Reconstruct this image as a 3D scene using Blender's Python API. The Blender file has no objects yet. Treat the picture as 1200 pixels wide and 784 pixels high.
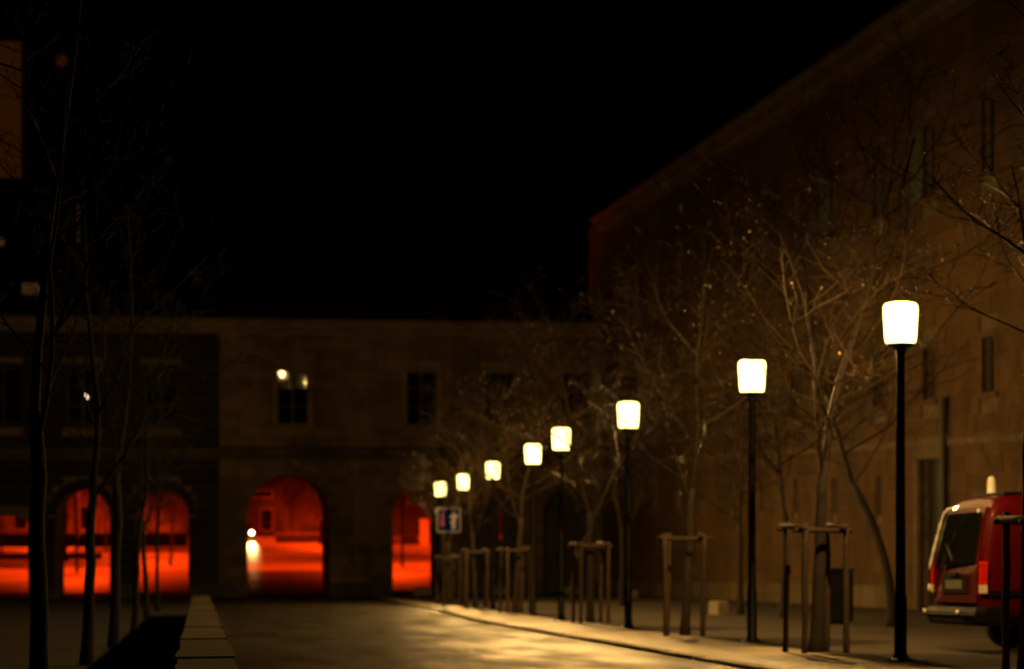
import bpy, bmesh, math, random
from mathutils import Vector, Matrix

# ---------------------------------------------------------------- camera, world, exposure
scene = bpy.context.scene
COL = scene.collection
R = math.radians

cam_data = bpy.data.cameras.new("camera")
cam = bpy.data.objects.new("camera", cam_data)
COL.objects.link(cam)
cam.location = (0, 0, 1.08)
cam.rotation_euler = (R(90), 0, R(-8.69))
cam_data.sensor_width = 36
cam_data.lens = 72
cam_data.shift_y = 0.1525
cam_data.clip_end = 3000
cam_data.dof.use_dof = True
cam_data.dof.focus_distance = 13.0
cam_data.dof.aperture_fstop = 1.9
scene.camera = cam

world = bpy.data.worlds.new("World")
scene.world = world
world.use_nodes = True
wn = world.node_tree.nodes
sky = wn.new("ShaderNodeTexSky")
sky.sky_type = 'NISHITA'
sky.sun_disc = False
sky.sun_elevation = R(-8)
sky.sun_rotation = R(200)
world.node_tree.links.new(sky.outputs[0], wn["Background"].inputs[0])
wn["Background"].inputs[1].default_value = 0.01      # deep night

scene.view_settings.view_transform = 'Standard'
scene.view_settings.look = 'None'
scene.view_settings.exposure = 0
scene.view_settings.gamma = 1

LAMP_POWER = 900.0
LAMP_COLOR = (1.0, 0.62, 0.30)
SODIUM_POWER = 17000.0
SODIUM_COLOR = (1.0, 0.043, 0.0015)

SLOPE = 0.040                 # the street falls away from the camera
FAR_Y = 96.5                  # face of the gatehouse; level ground beyond
FAR_Z = -SLOPE * FAR_Y


def g(y):
    return -SLOPE * y if y < FAR_Y else FAR_Z


# ---------------------------------------------------------------- materials
def mat(name, color, rough=0.8, var=0.25, scale=3.0, bump=0.0, bscale=40.0, metal=0.0,
        dirt=0.0, dirt_scale=0.6, island=0.0, coat=0.0, spec=0.5, stretch=None, rvar=0.0, dirt_color=(0.02, 0.017, 0.013)):
    m = bpy.data.materials.new(name)
    m.use_nodes = True
    nt = m.node_tree
    N, L = nt.nodes, nt.links
    b = N["Principled BSDF"]
    b.inputs["Roughness"].default_value = rough
    b.inputs["Metallic"].default_value = metal
    b.inputs["Coat Weight"].default_value = coat
    b.inputs["Coat Roughness"].default_value = 0.025
    b.inputs["Specular IOR Level"].default_value = spec
    geo = N.new("ShaderNodeNewGeometry")
    pos = geo.outputs["Position"]
    if stretch:
        mp = N.new("ShaderNodeVectorMath"); mp.operation = 'MULTIPLY'
        mp.inputs[1].default_value = stretch
        L.new(pos, mp.inputs[0]); spos = mp.outputs[0]
    else:
        spos = pos
    nz = N.new("ShaderNodeTexNoise")
    nz.inputs["Scale"].default_value = scale
    nz.inputs["Detail"].default_value = 7
    nz.inputs["Roughness"].default_value = 0.62
    L.new(spos, nz.inputs["Vector"])
    mr = N.new("ShaderNodeMapRange")
    mr.inputs[1].default_value = 0.3; mr.inputs[2].default_value = 0.7
    mr.inputs[3].default_value = 1 - var; mr.inputs[4].default_value = 1 + var
    L.new(nz.outputs[0], mr.inputs[0])
    val = mr.outputs[0]
    if island > 0:
        oi = N.new("ShaderNodeObjectInfo")
        ad = N.new("ShaderNodeMath"); ad.operation = 'ADD'
        L.new(oi.outputs["Random"], ad.inputs[0]); L.new(geo.outputs["Random Per Island"], ad.inputs[1])
        fr = N.new("ShaderNodeMath"); fr.operation = 'FRACT'
        L.new(ad.outputs[0], fr.inputs[0])
        m2 = N.new("ShaderNodeMapRange")
        m2.inputs[3].default_value = 1 - island; m2.inputs[4].default_value = 1 + island * 0.6
        L.new(fr.outputs[0], m2.inputs[0])
        mu = N.new("ShaderNodeMath"); mu.operation = 'MULTIPLY'
        L.new(val, mu.inputs[0]); L.new(m2.outputs[0], mu.inputs[1])
        val = mu.outputs[0]
    vm = N.new("ShaderNodeVectorMath"); vm.operation = 'SCALE'
    vm.inputs[0].default_value = color
    L.new(val, vm.inputs["Scale"])
    colr = vm.outputs[0]
    if dirt > 0:
        dn = N.new("ShaderNodeTexNoise")
        dn.inputs["Scale"].default_value = dirt_scale
        dn.inputs["Detail"].default_value = 6
        L.new(spos, dn.inputs["Vector"])
        dr = N.new("ShaderNodeMapRange")
        dr.inputs[1].default_value = 0.42; dr.inputs[2].default_value = 0.68
        dr.inputs[3].default_value = 0; dr.inputs[4].default_value = dirt
        L.new(dn.outputs[0], dr.inputs[0])
        mx = N.new("ShaderNodeMix"); mx.data_type = 'RGBA'
        L.new(dr.outputs[0], mx.inputs[0]); L.new(colr, mx.inputs[6])
        mx.inputs[7].default_value = (*dirt_color, 1)
        colr = mx.outputs[2]
    L.new(colr, b.inputs["Base Color"])
    if rvar > 0:
        rn = N.new("ShaderNodeTexNoise"); rn.inputs["Scale"].default_value = 1.3; rn.inputs["Detail"].default_value = 8
        L.new(spos, rn.inputs["Vector"])
        r2 = N.new("ShaderNodeMapRange")
        r2.inputs[1].default_value = 0.35; r2.inputs[2].default_value = 0.65
        r2.inputs[3].default_value = rough - rvar; r2.inputs[4].default_value = rough + rvar
        L.new(rn.outputs[0], r2.inputs[0]); L.new(r2.outputs[0], b.inputs["Roughness"])
    if bump > 0:
        bn = N.new("ShaderNodeTexNoise")
        bn.inputs["Scale"].default_value = bscale
        bn.inputs["Detail"].default_value = 5
        L.new(pos, bn.inputs["Vector"])
        bp = N.new("ShaderNodeBump")
        bp.inputs["Strength"].default_value = bump
        bp.inputs["Distance"].default_value = 0.03
        L.new(bn.outputs[0], bp.inputs["Height"])
        L.new(bp.outputs[0], b.inputs["Normal"])
    return m


def emit_mat(name, color, strength, var=0.0, scale=4.0):
    m = bpy.data.materials.new(name)
    m.use_nodes = True
    N, L = m.node_tree.nodes, m.node_tree.links
    b = N["Principled BSDF"]
    b.inputs["Base Color"].default_value = (*[min(1, v) * 0.3 for v in color], 1)
    b.inputs["Emission Color"].default_value = (*color, 1)
    b.inputs["Emission Strength"].default_value = strength
    if var > 0:
        nz = N.new("ShaderNodeTexNoise"); nz.inputs["Scale"].default_value = scale
        nz.inputs["Detail"].default_value = 4
        mr = N.new("ShaderNodeMapRange")
        mr.inputs[1].default_value = 0.3; mr.inputs[2].default_value = 0.7
        mr.inputs[3].default_value = strength * (1 - var); mr.inputs[4].default_value = strength * (1 + var)
        geo = N.new("ShaderNodeNewGeometry")
        L.new(geo.outputs["Position"], nz.inputs["Vector"])
        L.new(nz.outputs[0], mr.inputs[0]); L.new(mr.outputs[0], b.inputs["Emission Strength"])
    return m


def shade_mat():
    """frosted lamp glass: glows and lets the bulb's light out"""
    m = bpy.data.materials.new("lamp_glass")
    m.use_nodes = True
    N, L = m.node_tree.nodes, m.node_tree.links
    N.remove(N["Principled BSDF"])
    tr = N.new("ShaderNodeBsdfTransparent"); tr.inputs[0].default_value = (0.82, 0.74, 0.42, 1)
    em = N.new("ShaderNodeEmission"); em.inputs[0].default_value = (1.0, 0.86, 0.28, 1); em.inputs[1].default_value = 3.0
    ad = N.new("ShaderNodeAddShader")
    L.new(tr.outputs[0], ad.inputs[0]); L.new(em.outputs[0], ad.inputs[1])
    L.new(ad.outputs[0], N["Material Output"].inputs[0])
    return m


def glass_mat():
    m = bpy.data.materials.new("window_glass")
    m.use_nodes = True
    N, L = m.node_tree.nodes, m.node_tree.links
    b = N["Principled BSDF"]
    b.inputs["Base Color"].default_value = (0.006, 0.005, 0.005, 1)
    b.inputs["Roughness"].default_value = 0.03
    nz = N.new("ShaderNodeTexNoise"); nz.inputs["Scale"].default_value = 5.0
    nz.inputs["Detail"].default_value = 2
    geo = N.new("ShaderNodeNewGeometry")
    L.new(geo.outputs["Position"], nz.inputs["Vector"])
    bp = N.new("ShaderNodeBump"); bp.inputs["Strength"].default_value = 0.06; bp.inputs["Distance"].default_value = 0.006
    L.new(nz.outputs[0], bp.inputs["Height"]); L.new(bp.outputs[0], b.inputs["Normal"])
    return m


M = {
    'stone': mat("pale_limestone", (0.175, 0.118, 0.05), 0.85, 0.22, 2.0, 0.5, 22, island=0.30, dirt=0.55, dirt_scale=0.35, stretch=(1, 1, 0.45)),
    'stone_unlit': mat("shade_painted_limestone", (0.014, 0.009, 0.005), 0.9, 0.3, 2.0, 0.5, 22, island=0.3, dirt=0.6, dirt_scale=0.35),  # left wing's limestone, its lack of light painted in as near-black colour
    'stone_trim': mat("dressed_limestone", (0.20, 0.14, 0.065), 0.8, 0.18, 3.0, 0.3, 25, island=0.15, dirt=0.3, dirt_scale=0.5),
    'stone_dark': mat("weathered_limestone", (0.10, 0.078, 0.05), 0.9, 0.3, 3.0, 0.4, 20, dirt=0.7, dirt_scale=0.7),
    'render': mat("ochre_barracks_stone", (0.142, 0.071, 0.018), 0.85, 0.22, 1.4, 0.5, 18, island=0.20, dirt=0.45, dirt_scale=0.25, stretch=(1, 1, 0.4)),
    'mortar': mat("lime_mortar", (0.17, 0.125, 0.075), 0.95, 0.25, 5.0, 0.3, 30),
    'roof': mat("dark_roof_tile", (0.035, 0.025, 0.02), 0.85, 0.4, 4.0, 0.4, 12),
    'asphalt': mat("worn_road_asphalt", (0.036, 0.027, 0.016), 0.50, 0.45, 1.1, 0.9, 14, rvar=0.13, spec=0.28, stretch=(1, .28, 1), dirt=0.9, dirt_scale=0.8, dirt_color=(0.045, 0.036, 0.026)),
    'pavement': mat("pavement_asphalt", (0.33, 0.25, 0.14), 0.46, 0.30, 1.3, 0.8, 20, rvar=0.15, stretch=(1, .3, 1), dirt=0.6, dirt_scale=1.1, dirt_color=(0.10, 0.075, 0.045)),
    'gravel': mat("compacted_gravel", (0.052, 0.034, 0.018), 0.95, 0.35, 1.7, 0.9, 24, dirt=0.6, dirt_scale=0.5, dirt_color=(0.035, 0.024, 0.014)),
    'earth': mat("dark_earth", (0.018, 0.011, 0.007), 0.97, 0.4, 1.2, 0.9, 18, dirt=0.6, dirt_scale=0.4, dirt_color=(0.016, 0.011, 0.008)),
    'kerb': mat("kerb_stone", (0.30, 0.245, 0.165), 0.75, 0.2, 6.0, 0.4, 30, island=0.18),
    'coping': mat("wall_coping_stone", (0.14, 0.098, 0.05), 0.9, 0.3, 3.0, 0.5, 22, island=0.25, dirt=0.5, dirt_scale=1.2),
    'far_ground': mat("square_paving", (0.30, 0.26, 0.2), 0.55, 0.4, 0.35, 0.3, 3, dirt=0.85, dirt_scale=0.12, dirt_color=(0.10, 0.085, 0.07), stretch=(0.22, 1, 1)),
    'far_wall': mat("far_plaster", (0.24, 0.20, 0.155), 0.9, 0.6, 0.5, 0.3, 4, dirt=0.92, dirt_scale=0.2),
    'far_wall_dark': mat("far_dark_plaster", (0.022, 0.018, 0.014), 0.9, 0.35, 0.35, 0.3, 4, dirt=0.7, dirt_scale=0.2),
    'pillar_paint': mat("pale_pillar_paint", (0.7, 0.62, 0.5), 0.8),
    'iron': mat("black_painted_iron", (0.006, 0.006, 0.007), 0.5, 0.2, 8.0, 0.1, 60, spec=0.3),
    'shade': shade_mat(),
    'glass': glass_mat(),
    'frame': mat("brown_window_frame", (0.045, 0.032, 0.022), 0.6, 0.3, 8.0),
    'shutter': mat("grey_green_shutter", (0.12, 0.15, 0.10), 0.7, 0.3, 8.0),
    'door': mat("dark_oak_door", (0.022, 0.015, 0.010), 0.6, 0.4, 6.0, 0.3, 30),
    'bark': mat("grey_brown_bark", (0.021, 0.013, 0.007), 0.9, 0.35, 7.0, 0.7, 35, dirt=0.5, dirt_scale=4.0),
    'unlit_bark': mat("shade_painted_bark", (0.0065, 0.0045, 0.003), 0.95, 0.35, 7.0, 0.7, 35),  # dark copy of the bark; the left row's dimness is put into the colour
    'twig': mat("twig_bark", (0.021, 0.013, 0.0065), 0.65, 0.3, 6.0, spec=0.18),
    'leaf': mat("twig_glint_fleck", (0.22, 0.14, 0.06), 0.45, 0.35, 9.0),  # pale flecks painted in for glints on the twigs
    'wood': mat("weathered_stake_wood", (0.045, 0.025, 0.012), 0.85, 0.35, 9.0, 0.4, 40, island=0.2),
    'red': mat("red_van_paint", (0.075, 0.001, 0.0008), 0.5, 0.08, 5.0, coat=0.6, spec=0.1),
    'dark_glass': mat("tinted_car_glass", (0.006, 0.007, 0.006), 0.04, 0.1, 5.0, coat=0.5),
    'rubber': mat("black_rubber", (0.012, 0.012, 0.012), 0.75, 0.2, 9.0),
    'trim': mat("black_plastic_trim", (0.009, 0.008, 0.008), 0.55, 0.15, 9.0, 0.05, 80, spec=0.08),
    'chrome': mat("bright_metal", (0.65, 0.63, 0.6), 0.14, 0.1, 9.0, metal=1.0),
    'rim': mat("steel_rim", (0.3, 0.3, 0.3), 0.35, 0.2, 9.0, metal=0.8),
    'tail': mat("red_tail_lens", (0.6, 0.015, 0.01), 0.1, 0.1, 9.0, coat=1.0),
    'clear': mat("pale_lens", (0.7, 0.55, 0.4), 0.1, 0.1, 9.0, coat=1.0),
    'plate': mat("white_plate", (0.16, 0.15, 0.12), 0.4, 0.1, 9.0),
    'bright': mat("painted_glint_white", (0.9, 0.88, 0.82), 0.3, 0.05, 12.0),  # near-white for highlights modelled on the van
    'pale': mat("pale_plastic", (0.75, 0.72, 0.65), 0.4, 0.15, 12.0),
    'sign_blue': mat("sign_blue", (0.003, 0.026, 0.34), 0.8, 0.08, 9.0, spec=0.1),
    'sign_white': mat("sign_white", (0.6, 0.57, 0.5), 0.6, 0.08, 9.0),
    'sign_red': mat("sign_red", (0.55, 0.02, 0.015), 0.45, 0.08, 9.0),
    'zinc': mat("zinc_pipe", (0.06, 0.05, 0.04), 0.5, 0.25, 9.0, metal=0.4),
    'block': mat("pale_concrete_block", (0.3, 0.25, 0.18), 0.85, 0.2, 6.0, 0.4, 25),
    'car_paint': mat("dark_car_paint", (0.03, 0.03, 0.035), 0.35, 0.1, 5.0, coat=1.0),
    'tower': mat("near_black_wall", (0.006, 0.005, 0.004), 0.95, 0.3, 1.0, spec=0.0),  # one even near-black tone
    'lit_curtain': emit_mat("lit_curtain", (0.018, 0.0045, 0.0002), 1.0, 0.3, 6.0),
    'lit_small': emit_mat("small_window_and_glint", (0.034, 0.017, 0.005), 1.0, 0.35, 5.0),
    'headlight': emit_mat("headlight_glow", (1.0, 0.82, 0.48), 14.0),
    'small_lamp': emit_mat("small_wall_lamp_glow", (1.0, 0.8, 0.5), 3.0),
    'sodium': emit_mat("sodium_lamp_glow", (1.0, 0.10, 0.008), 20.0),
}


# ---------------------------------------------------------------- helpers
class MB:
    """collects geometry; build() links it as ONE mesh object"""

    def __init__(self):
        self.v, self.f, self.mi = [], [], []
        self.cur = 0

    def face(self, pts):
        n = len(self.v)
        self.v += [tuple(p) for p in pts]
        self.f.append(tuple(range(n, n + len(pts))))
        self.mi.append(self.cur)

    def box(self, x0, x1, y0, y1, z0, z1, sl=0.0):
        """box; sl: extra z per metre of y"""
        n = len(self.v)
        for x, y, z in ((x0, y0, z0), (x1, y0, z0), (x1, y1, z0), (x0, y1, z0),
                        (x0, y0, z1), (x1, y0, z1), (x1, y1, z1), (x0, y1, z1)):
            self.v.append((x, y, z + sl * (y - y0)))
        for q in ((3, 2, 1, 0), (4, 5, 6, 7), (0, 1, 5, 4), (1, 2, 6, 5), (2, 3, 7, 6), (3, 0, 4, 7)):
            self.f.append(tuple(n + i for i in q))
            self.mi.append(self.cur)

    def tube(self, pts, radii, n=8, cap=True):
        pts = [Vector(p) for p in pts]
        rings = []
        up = None
        for i, p in enumerate(pts):
            d = (pts[min(i + 1, len(pts) - 1)] - pts[max(i - 1, 0)])
            if d.length < 1e-6:
                d = Vector((0, 0, 1))
            d.normalize()
            if up is None:
                a = Vector((1, 0, 0)) if abs(d.x) < 0.9 else Vector((0, 1, 0))
            else:
                a = up
            u = (a - d * a.dot(d)).normalized()
            up = u
            w = d.cross(u)
            s = len(self.v)
            for k in range(n):
                t = 2 * math.pi * k / n
                q = p + (u * math.cos(t) + w * math.sin(t)) * radii[i]
                self.v.append(tuple(q))
            rings.append(s)
        for a, b in zip(rings, rings[1:]):
            for k in range(n):
                self.f.append((a + k, a + (k + 1) % n, b + (k + 1) % n, b + k))
                self.mi.append(self.cur)
        if cap:
            self.f.append(tuple(reversed(range(rings[0], rings[0] + n)))); self.mi.append(self.cur)
            self.f.append(tuple(range(rings[-1], rings[-1] + n))); self.mi.append(self.cur)

    def lathe(self, prof, n=20, c=(0, 0, 0)):
        """prof: (r, z) pairs from bottom to top"""
        self.tube([(c[0], c[1], c[2] + z) for r, z in prof], [max(r, 0.001) for r, z in prof], n)

    def prism(self, outline, axis, a, b):
        """outline of (u, v) extruded along axis ('x' or 'y') from a to b"""
        def P(u, v, t):
            return (t, u, v) if axis == 'x' else (u, t, v)
        n = len(outline)
        s = len(self.v)
        self.v += [P(u, v, a) for u, v in outline] + [P(u, v, b) for u, v in outline]
        for i in range(n):
            j = (i + 1) % n
            self.f.append((s + i, s + j, s + n + j, s + n + i)); self.mi.append(self.cur)
        self.f.append(tuple(reversed(range(s, s + n)))); self.mi.append(self.cur)
        self.f.append(tuple(range(s + n, s + 2 * n))); self.mi.append(self.cur)

    def build(self, name, material, parent=None, smooth=False, kind=None):
        me = bpy.data.meshes.new(name)
        me.from_pydata(self.v, [], self.f)
        bm = bmesh.new(); bm.from_mesh(me)
        bmesh.ops.recalc_face_normals(bm, faces=bm.faces)
        bm.to_mesh(me); bm.free()
        mats = material if isinstance(material, list) else [material]
        for m in mats:
            me.materials.append(m)
        if len(mats) > 1:
            me.polygons.foreach_set("material_index", self.mi)
        if smooth:
            me.polygons.foreach_set("use_smooth", [True] * len(me.polygons))
        o = bpy.data.objects.new(name, me)
        COL.objects.link(o)
        o.parent = parent
        if kind:
            o['kind'] = kind
        return o


def tag(o, label=None, cat=None, group=None, kind=None):
    if label: o['label'] = label
    if cat: o['category'] = cat
    if group: o['group'] = group
    if kind: o['kind'] = kind
    return o


def thing(name, label, cat, loc=(0, 0, 0), rz=0, group=None):
    o = bpy.data.objects.new(name, None)
    o.empty_display_size = 0.3
    COL.objects.link(o)
    o.location = loc
    o.rotation_euler = (0, 0, rz)
    return tag(o, label, cat, group)


def dup(o, parent=None):
    kids = [c for c in o.children]
    c = o.copy(); COL.objects.link(c); c.parent = parent
    for k in kids:
        dup(k, c)
    return c


_unit = {}


def piece(name, material, parent, x0, x1, y0, y1, z0, z1):
    """an axis aligned piece that shares one bevelled unit block"""
    key = material.name + name
    if key not in _unit:
        me = bpy.data.meshes.new(name)
        bm = bmesh.new()
        bmesh.ops.create_cube(bm, size=1.0)
        bm.to_mesh(me); bm.free()
        me.materials.append(material)
        _unit[key] = me
    o = bpy.data.objects.new(name, _unit[key])
    COL.objects.link(o)
    o.parent = parent
    o.location = ((x0 + x1) / 2, (y0 + y1) / 2, (z0 + z1) / 2)
    o.scale = (x1 - x0, y1 - y0, z1 - z0)
    return o


def arch_outline(cx, hw, spring, rise, n=14):
    return [(cx - hw * math.cos(math.pi * k / n), spring + rise * math.sin(math.pi * k / n)) for k in range(n + 1)]


# ---------------------------------------------------------------- ground
def strip(name, material, xl, xr, ys, off, kind='structure'):
    mb = MB()
    pts = [(xl(y) if callable(xl) else xl, xr(y) if callable(xr) else xr, y) for y in ys]
    n0 = 0
    for a, b, y in pts:
        mb.v += [(a, y, g(y) + off), (b, y, g(y) + off)]
    for i in range(len(pts) - 1):
        mb.f.append((2 * i, 2 * i + 1, 2 * i + 3, 2 * i + 2)); mb.mi.append(0)
    o = mb.build(name, material)
    o['kind'] = kind
    return o


def kx(y):
    return 6.12 + (max(0, y - 46) * 0.055 if y < 56 else 0.55 + (y - 56) * 0.03)


ground = strip('ground', M['earth'], -1500, 1500, [-40, 0, 40, 70, FAR_Y, 300, 2500], -0.048)
road = strip('road', M['asphalt'], 0.26, kx, [-40, 0, 20, 46, 50, 56, 70, 85, FAR_Y, 101.9], -0.040)
pav = strip('pavement', M['pavement'], lambda y: kx(y) + 0.18, 8.05, [-40, 0, 20, 46, 50, 56, 70, 85, FAR_Y - 0.05], 0.0)
square = strip('gravel_square', M['gravel'], 8.05, 19.14, [-40, 0, 20, 46, 50, 56, 70, 85, FAR_Y - 0.05], -0.004)
farsq = strip('far_square', M['far_ground'], -130, 130, [101.9, 150, 320], -0.044)
road_far = strip('road_beyond', M['asphalt'], 0.26, 7.35, [101.9, 127], -0.040)

rnd = random.Random(5)
y = 12.0
while y < 95.5:
    ln = 0.98
    a, b = y, min(y + ln, 95.9)
    o = piece('kerb_stone', M['kerb'], pav, 0, 0.18, 0, b - a - 0.02, -0.2, 0.0)
    yc = (a + b) / 2
    o.location = (kx(yc) + 0.09 + rnd.uniform(-.008, .008), yc, g(yc) - 0.098 + rnd.uniform(0, .012))
    o.rotation_euler = (-math.atan(SLOPE), 0, -math.atan((kx(b) - kx(a)) / (b - a)))
    y += 1.0

# low wall on the left of the road
lw = thing('low_stone_wall', 'long low stone wall with flat coping running along the left of the road', 'wall', (0.05, 34, g(34)))
body = MB()
for i in range(24):
    ya, yb = 6 + i * 2.1, 6 + (i + 1) * 2.1
    body.box(-0.19, 0.19, ya - 34, yb - 34, g(ya) - g(34) - 0.3, g(ya) - g(34) + 0.34, -SLOPE)
body.build('wall_body', M['stone_dark'], lw)
y = 6.0
while y < 56:
    ln = rnd.uniform(0.85, 1.25)
    yc = y + ln / 2
    hw = rnd.uniform(0.205, 0.225)
    o = piece('coping_stone', M['coping'], lw, -hw, hw, 0, ln - 0.012, 0, 0.12)
    o.location = (rnd.uniform(-.012, .012), yc - 34, g(yc) - g(34) + 0.40 + rnd.uniform(-.008, .012))
    o.rotation_euler = (-math.atan(SLOPE) + rnd.uniform(-.006, .006), rnd.uniform(-.012, .012), rnd.uniform(-.012, .012))
    y += ln

# ---------------------------------------------------------------- facades
PARTS_LEFT = {}


def subtract(intervals, a, b):
    out = []
    for (s, e) in intervals:
        if b <= s or a >= e:
            out.append((s, e)); continue
        if a > s: out.append((s, a))
        if b < e: out.append((b, e))
    return out


def courses(u0, u1, v0, v1, ch, bl, holes, rs, jitter=0.25):
    """block rectangles of a coursed wall; holes: functions (va, vb) -> (ua, ub) or None"""
    out = []
    v = v0
    row = 0
    while v < v1 - 0.05:
        vb = min(v + ch * rs.uniform(0.9, 1.1), v1)
        if v1 - vb < 0.12: vb = v1
        iv = [(u0, u1)]
        for h in holes:
            r = h(v, vb)
            if r: iv = subtract(iv, *r)
        for (s, e) in iv:
            u = s
            first = True
            while u < e - 0.02:
                w = bl * rs.uniform(1 - jitter, 1 + jitter)
                if first and row % 2: w *= 0.55
                first = False
                ub = min(u + w, e)
                if e - ub < 0.3 * bl: ub = e
                out.append((u, ub, v, vb))
                u = ub
        v = vb
        row += 1
    return out


def rect_hole(a, b, c, d):
    return lambda va, vb: (a, b) if (vb > c + 0.02 and va < d - 0.02) else None


def arch_hole(cx, hw, spring, rise, ring):
    def f(va, vb):
        if va < spring: return (cx - hw - 0.02, cx + hw + 0.02) if vb <= spring + 0.01 else (cx - hw - ring, cx + hw + ring)
        R_ = rise + ring
        if va >= spring + R_: return None
        k = math.sqrt(max(0, 1 - ((va - spring) / R_) ** 2))
        return (cx - (hw + ring) * k, cx + (hw + ring) * k)
    return f


# ---------------------------------------------------------------- gatehouse (the building across the end of the street)
GZ = FAR_Z
gate = thing('gatehouse', 'long pale stone gatehouse with red lit arches closing the end of the street', 'building', (4.15, FAR_Y, GZ))
GX0, GX1 = -24.0, 19.10
EAVE = 12.95      # above its ground
LEDGE0, LEDGE1 = 6.40, 6.98
SPR = 3.80
ARCHES = [(4.15, 1.90, SPR, 1.90)] + [(cx, 1.2, SPR, 1.2) for cx in (-1.69, -5.29, 10.26, 13.86, 17.46)] + \
         [(-8.85, 1.08, 3.45, 0.32)] + [(cx, 1.2, SPR, 1.2) for cx in (-12.5, -16.1)]
DEPTH = 5.5
WIN = [(cx, 1.44, 8.05, 10.58) for cx in (4.34, 10.42, 14.17, 17.88, -1.75, -5.3, -8.9, -12.5, -16.1)]
gx = lambda x: x - 4.15

rs = random.Random(11)
# backing masonry with real openings and vaulted passages
core = MB()
for front, yy in ((True, 0.0), (False, DEPTH)):
    edges = sorted(ARCHES)
    prev = GX0
    for (cx, hw, sp, rise) in edges:
        core.face([(gx(prev), yy, -0.4), (gx(cx - hw), yy, -0.4), (gx(cx - hw), yy, LEDGE1), (gx(prev), yy, LEDGE1)])
        ol = arch_outline(cx, hw, sp, rise)
        for (a, za), (b, zb) in zip(ol, ol[1:]):
            core.face([(gx(a), yy, za), (gx(b), yy, zb), (gx(b), yy, LEDGE1), (gx(a), yy, LEDGE1)])
        prev = cx + hw
    core.face([(gx(prev), yy, -0.4), (gx(GX1), yy, -0.4), (gx(GX1), yy, LEDGE1), (gx(prev), yy, LEDGE1)])
    # upper storey with window holes
    prev = GX0
    for (cx, w, a, b) in sorted(WIN):
        l, r = cx - w / 2, cx + w / 2
        core.face([(gx(prev), yy, LEDGE1), (gx(l), yy, LEDGE1), (gx(l), yy, EAVE), (gx(prev), yy, EAVE)])
        core.face([(gx(l), yy, LEDGE1), (gx(r), yy, LEDGE1), (gx(r), yy, a), (gx(l), yy, a)])
        core.face([(gx(l), yy, b), (gx(r), yy, b), (gx(r), yy, EAVE), (gx(l), yy, EAVE)])
        if front:
            for q in (((l, a), (l, b)), ((r, a), (r, b)), ((l, b), (r, b)), ((l, a), (r, a))):
                (ua, va), (ub, vb) = q
                core.face([(gx(ua), 0, va), (gx(ub), 0, vb), (gx(ub), .5, vb), (gx(ua), .5, va)])
        prev = r
    core.face([(gx(prev), yy, LEDGE1), (gx(GX1), yy, LEDGE1), (gx(GX1), yy, EAVE), (gx(prev), yy, EAVE)])
for (cx, hw, sp, rise) in ARCHES:
    ol = [(cx - hw, -0.4)] + arch_outline(cx, hw, sp, rise) + [(cx + hw, -0.4)]
    for (a, za), (b, zb) in zip(ol, ol[1:]):
        core.face([(gx(a), 0, za), (gx(b), 0, zb), (gx(b), DEPTH, zb), (gx(a), DEPTH, za)])
core.face([(gx(GX0), 0, -.4), (gx(GX0), DEPTH, -.4), (gx(GX0), DEPTH, EAVE), (gx(GX0), 0, EAVE)])
core.build('masonry_core', M['mortar'], gate)

# stone blocks of the front
RING = 0.42
SURR = 0.2
holes = [arch_hole(cx, hw, sp, rise, RING) for (cx, hw, sp, rise) in ARCHES]
holes.append(rect_hole(0.90, 0.99, 0, 99))
holesU = [rect_hole(0.90, 0.99, 0, 99)] + [rect_hole(cx - w / 2 - SURR, cx + w / 2 + SURR, a - SURR, b + SURR) for (cx, w, a, b) in WIN]
low = courses(GX0, GX1, 0.0, LEDGE0, 0.46, 1.45, holes, rs)
upp = courses(GX0, GX1, LEDGE1, EAVE - 0.68, 0.45, 1.55, holesU, rs)
joined, unlit_blocks = MB(), MB()
n_block = 0
JT = 0.011
for (u0, u1, v0, v1) in upp + low:
    proud = 0.05 + rs.uniform(0, 0.016)
    if 0.7 < (u0 + u1) / 2 < 7.6: proud += 0.06      # the centre bay stands a little forward
    args = (gx(u0) + JT, gx(u1) - JT, -proud, 0.02, v0 + JT, v1 - JT)
    vis = u1 > -6 and u0 < 16.5
    if vis and n_block < 285 and u1 - u0 > 0.25:
        piece('stone_block', M['stone_unlit'] if u1 < 0.93 else M['stone'], gate, *args); n_block += 1
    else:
        (unlit_blocks if u1 < 0.93 else joined).box(*args)
joined.build('block_courses', M['stone'], gate, kind='stuff')
unlit_blocks.build('unlit_block_courses', M['stone_unlit'], gate, kind='stuff')

# arch rings
for (cx, hw, sp, rise) in ARCHES[:6]:
    n = 15 if hw > 1.5 else 11
    for k in range(n):
        t0, t1 = math.pi * (k + 0.04) / n, math.pi * (k + 0.96) / n
        rr = RING + (0.08 if k == n // 2 else 0)
        ol = [(gx(cx) - hw * math.cos(t0), sp + rise * math.sin(t0)), (gx(cx) - hw * math.cos(t1), sp + rise * math.sin(t1)),
              (gx(cx) - (hw + rr) * math.cos(t1), sp + (rise + rr) * math.sin(t1)), (gx(cx) - (hw + rr) * math.cos(t0), sp + (rise + rr) * math.sin(t0))]
        mb = MB(); mb.prism(ol, 'y', -(0.13 if hw > 1.5 else 0.075), 0.02)
        mb.build('voussoir', M['stone_unlit'] if cx < 0.9 else M['stone'], gate)

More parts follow.
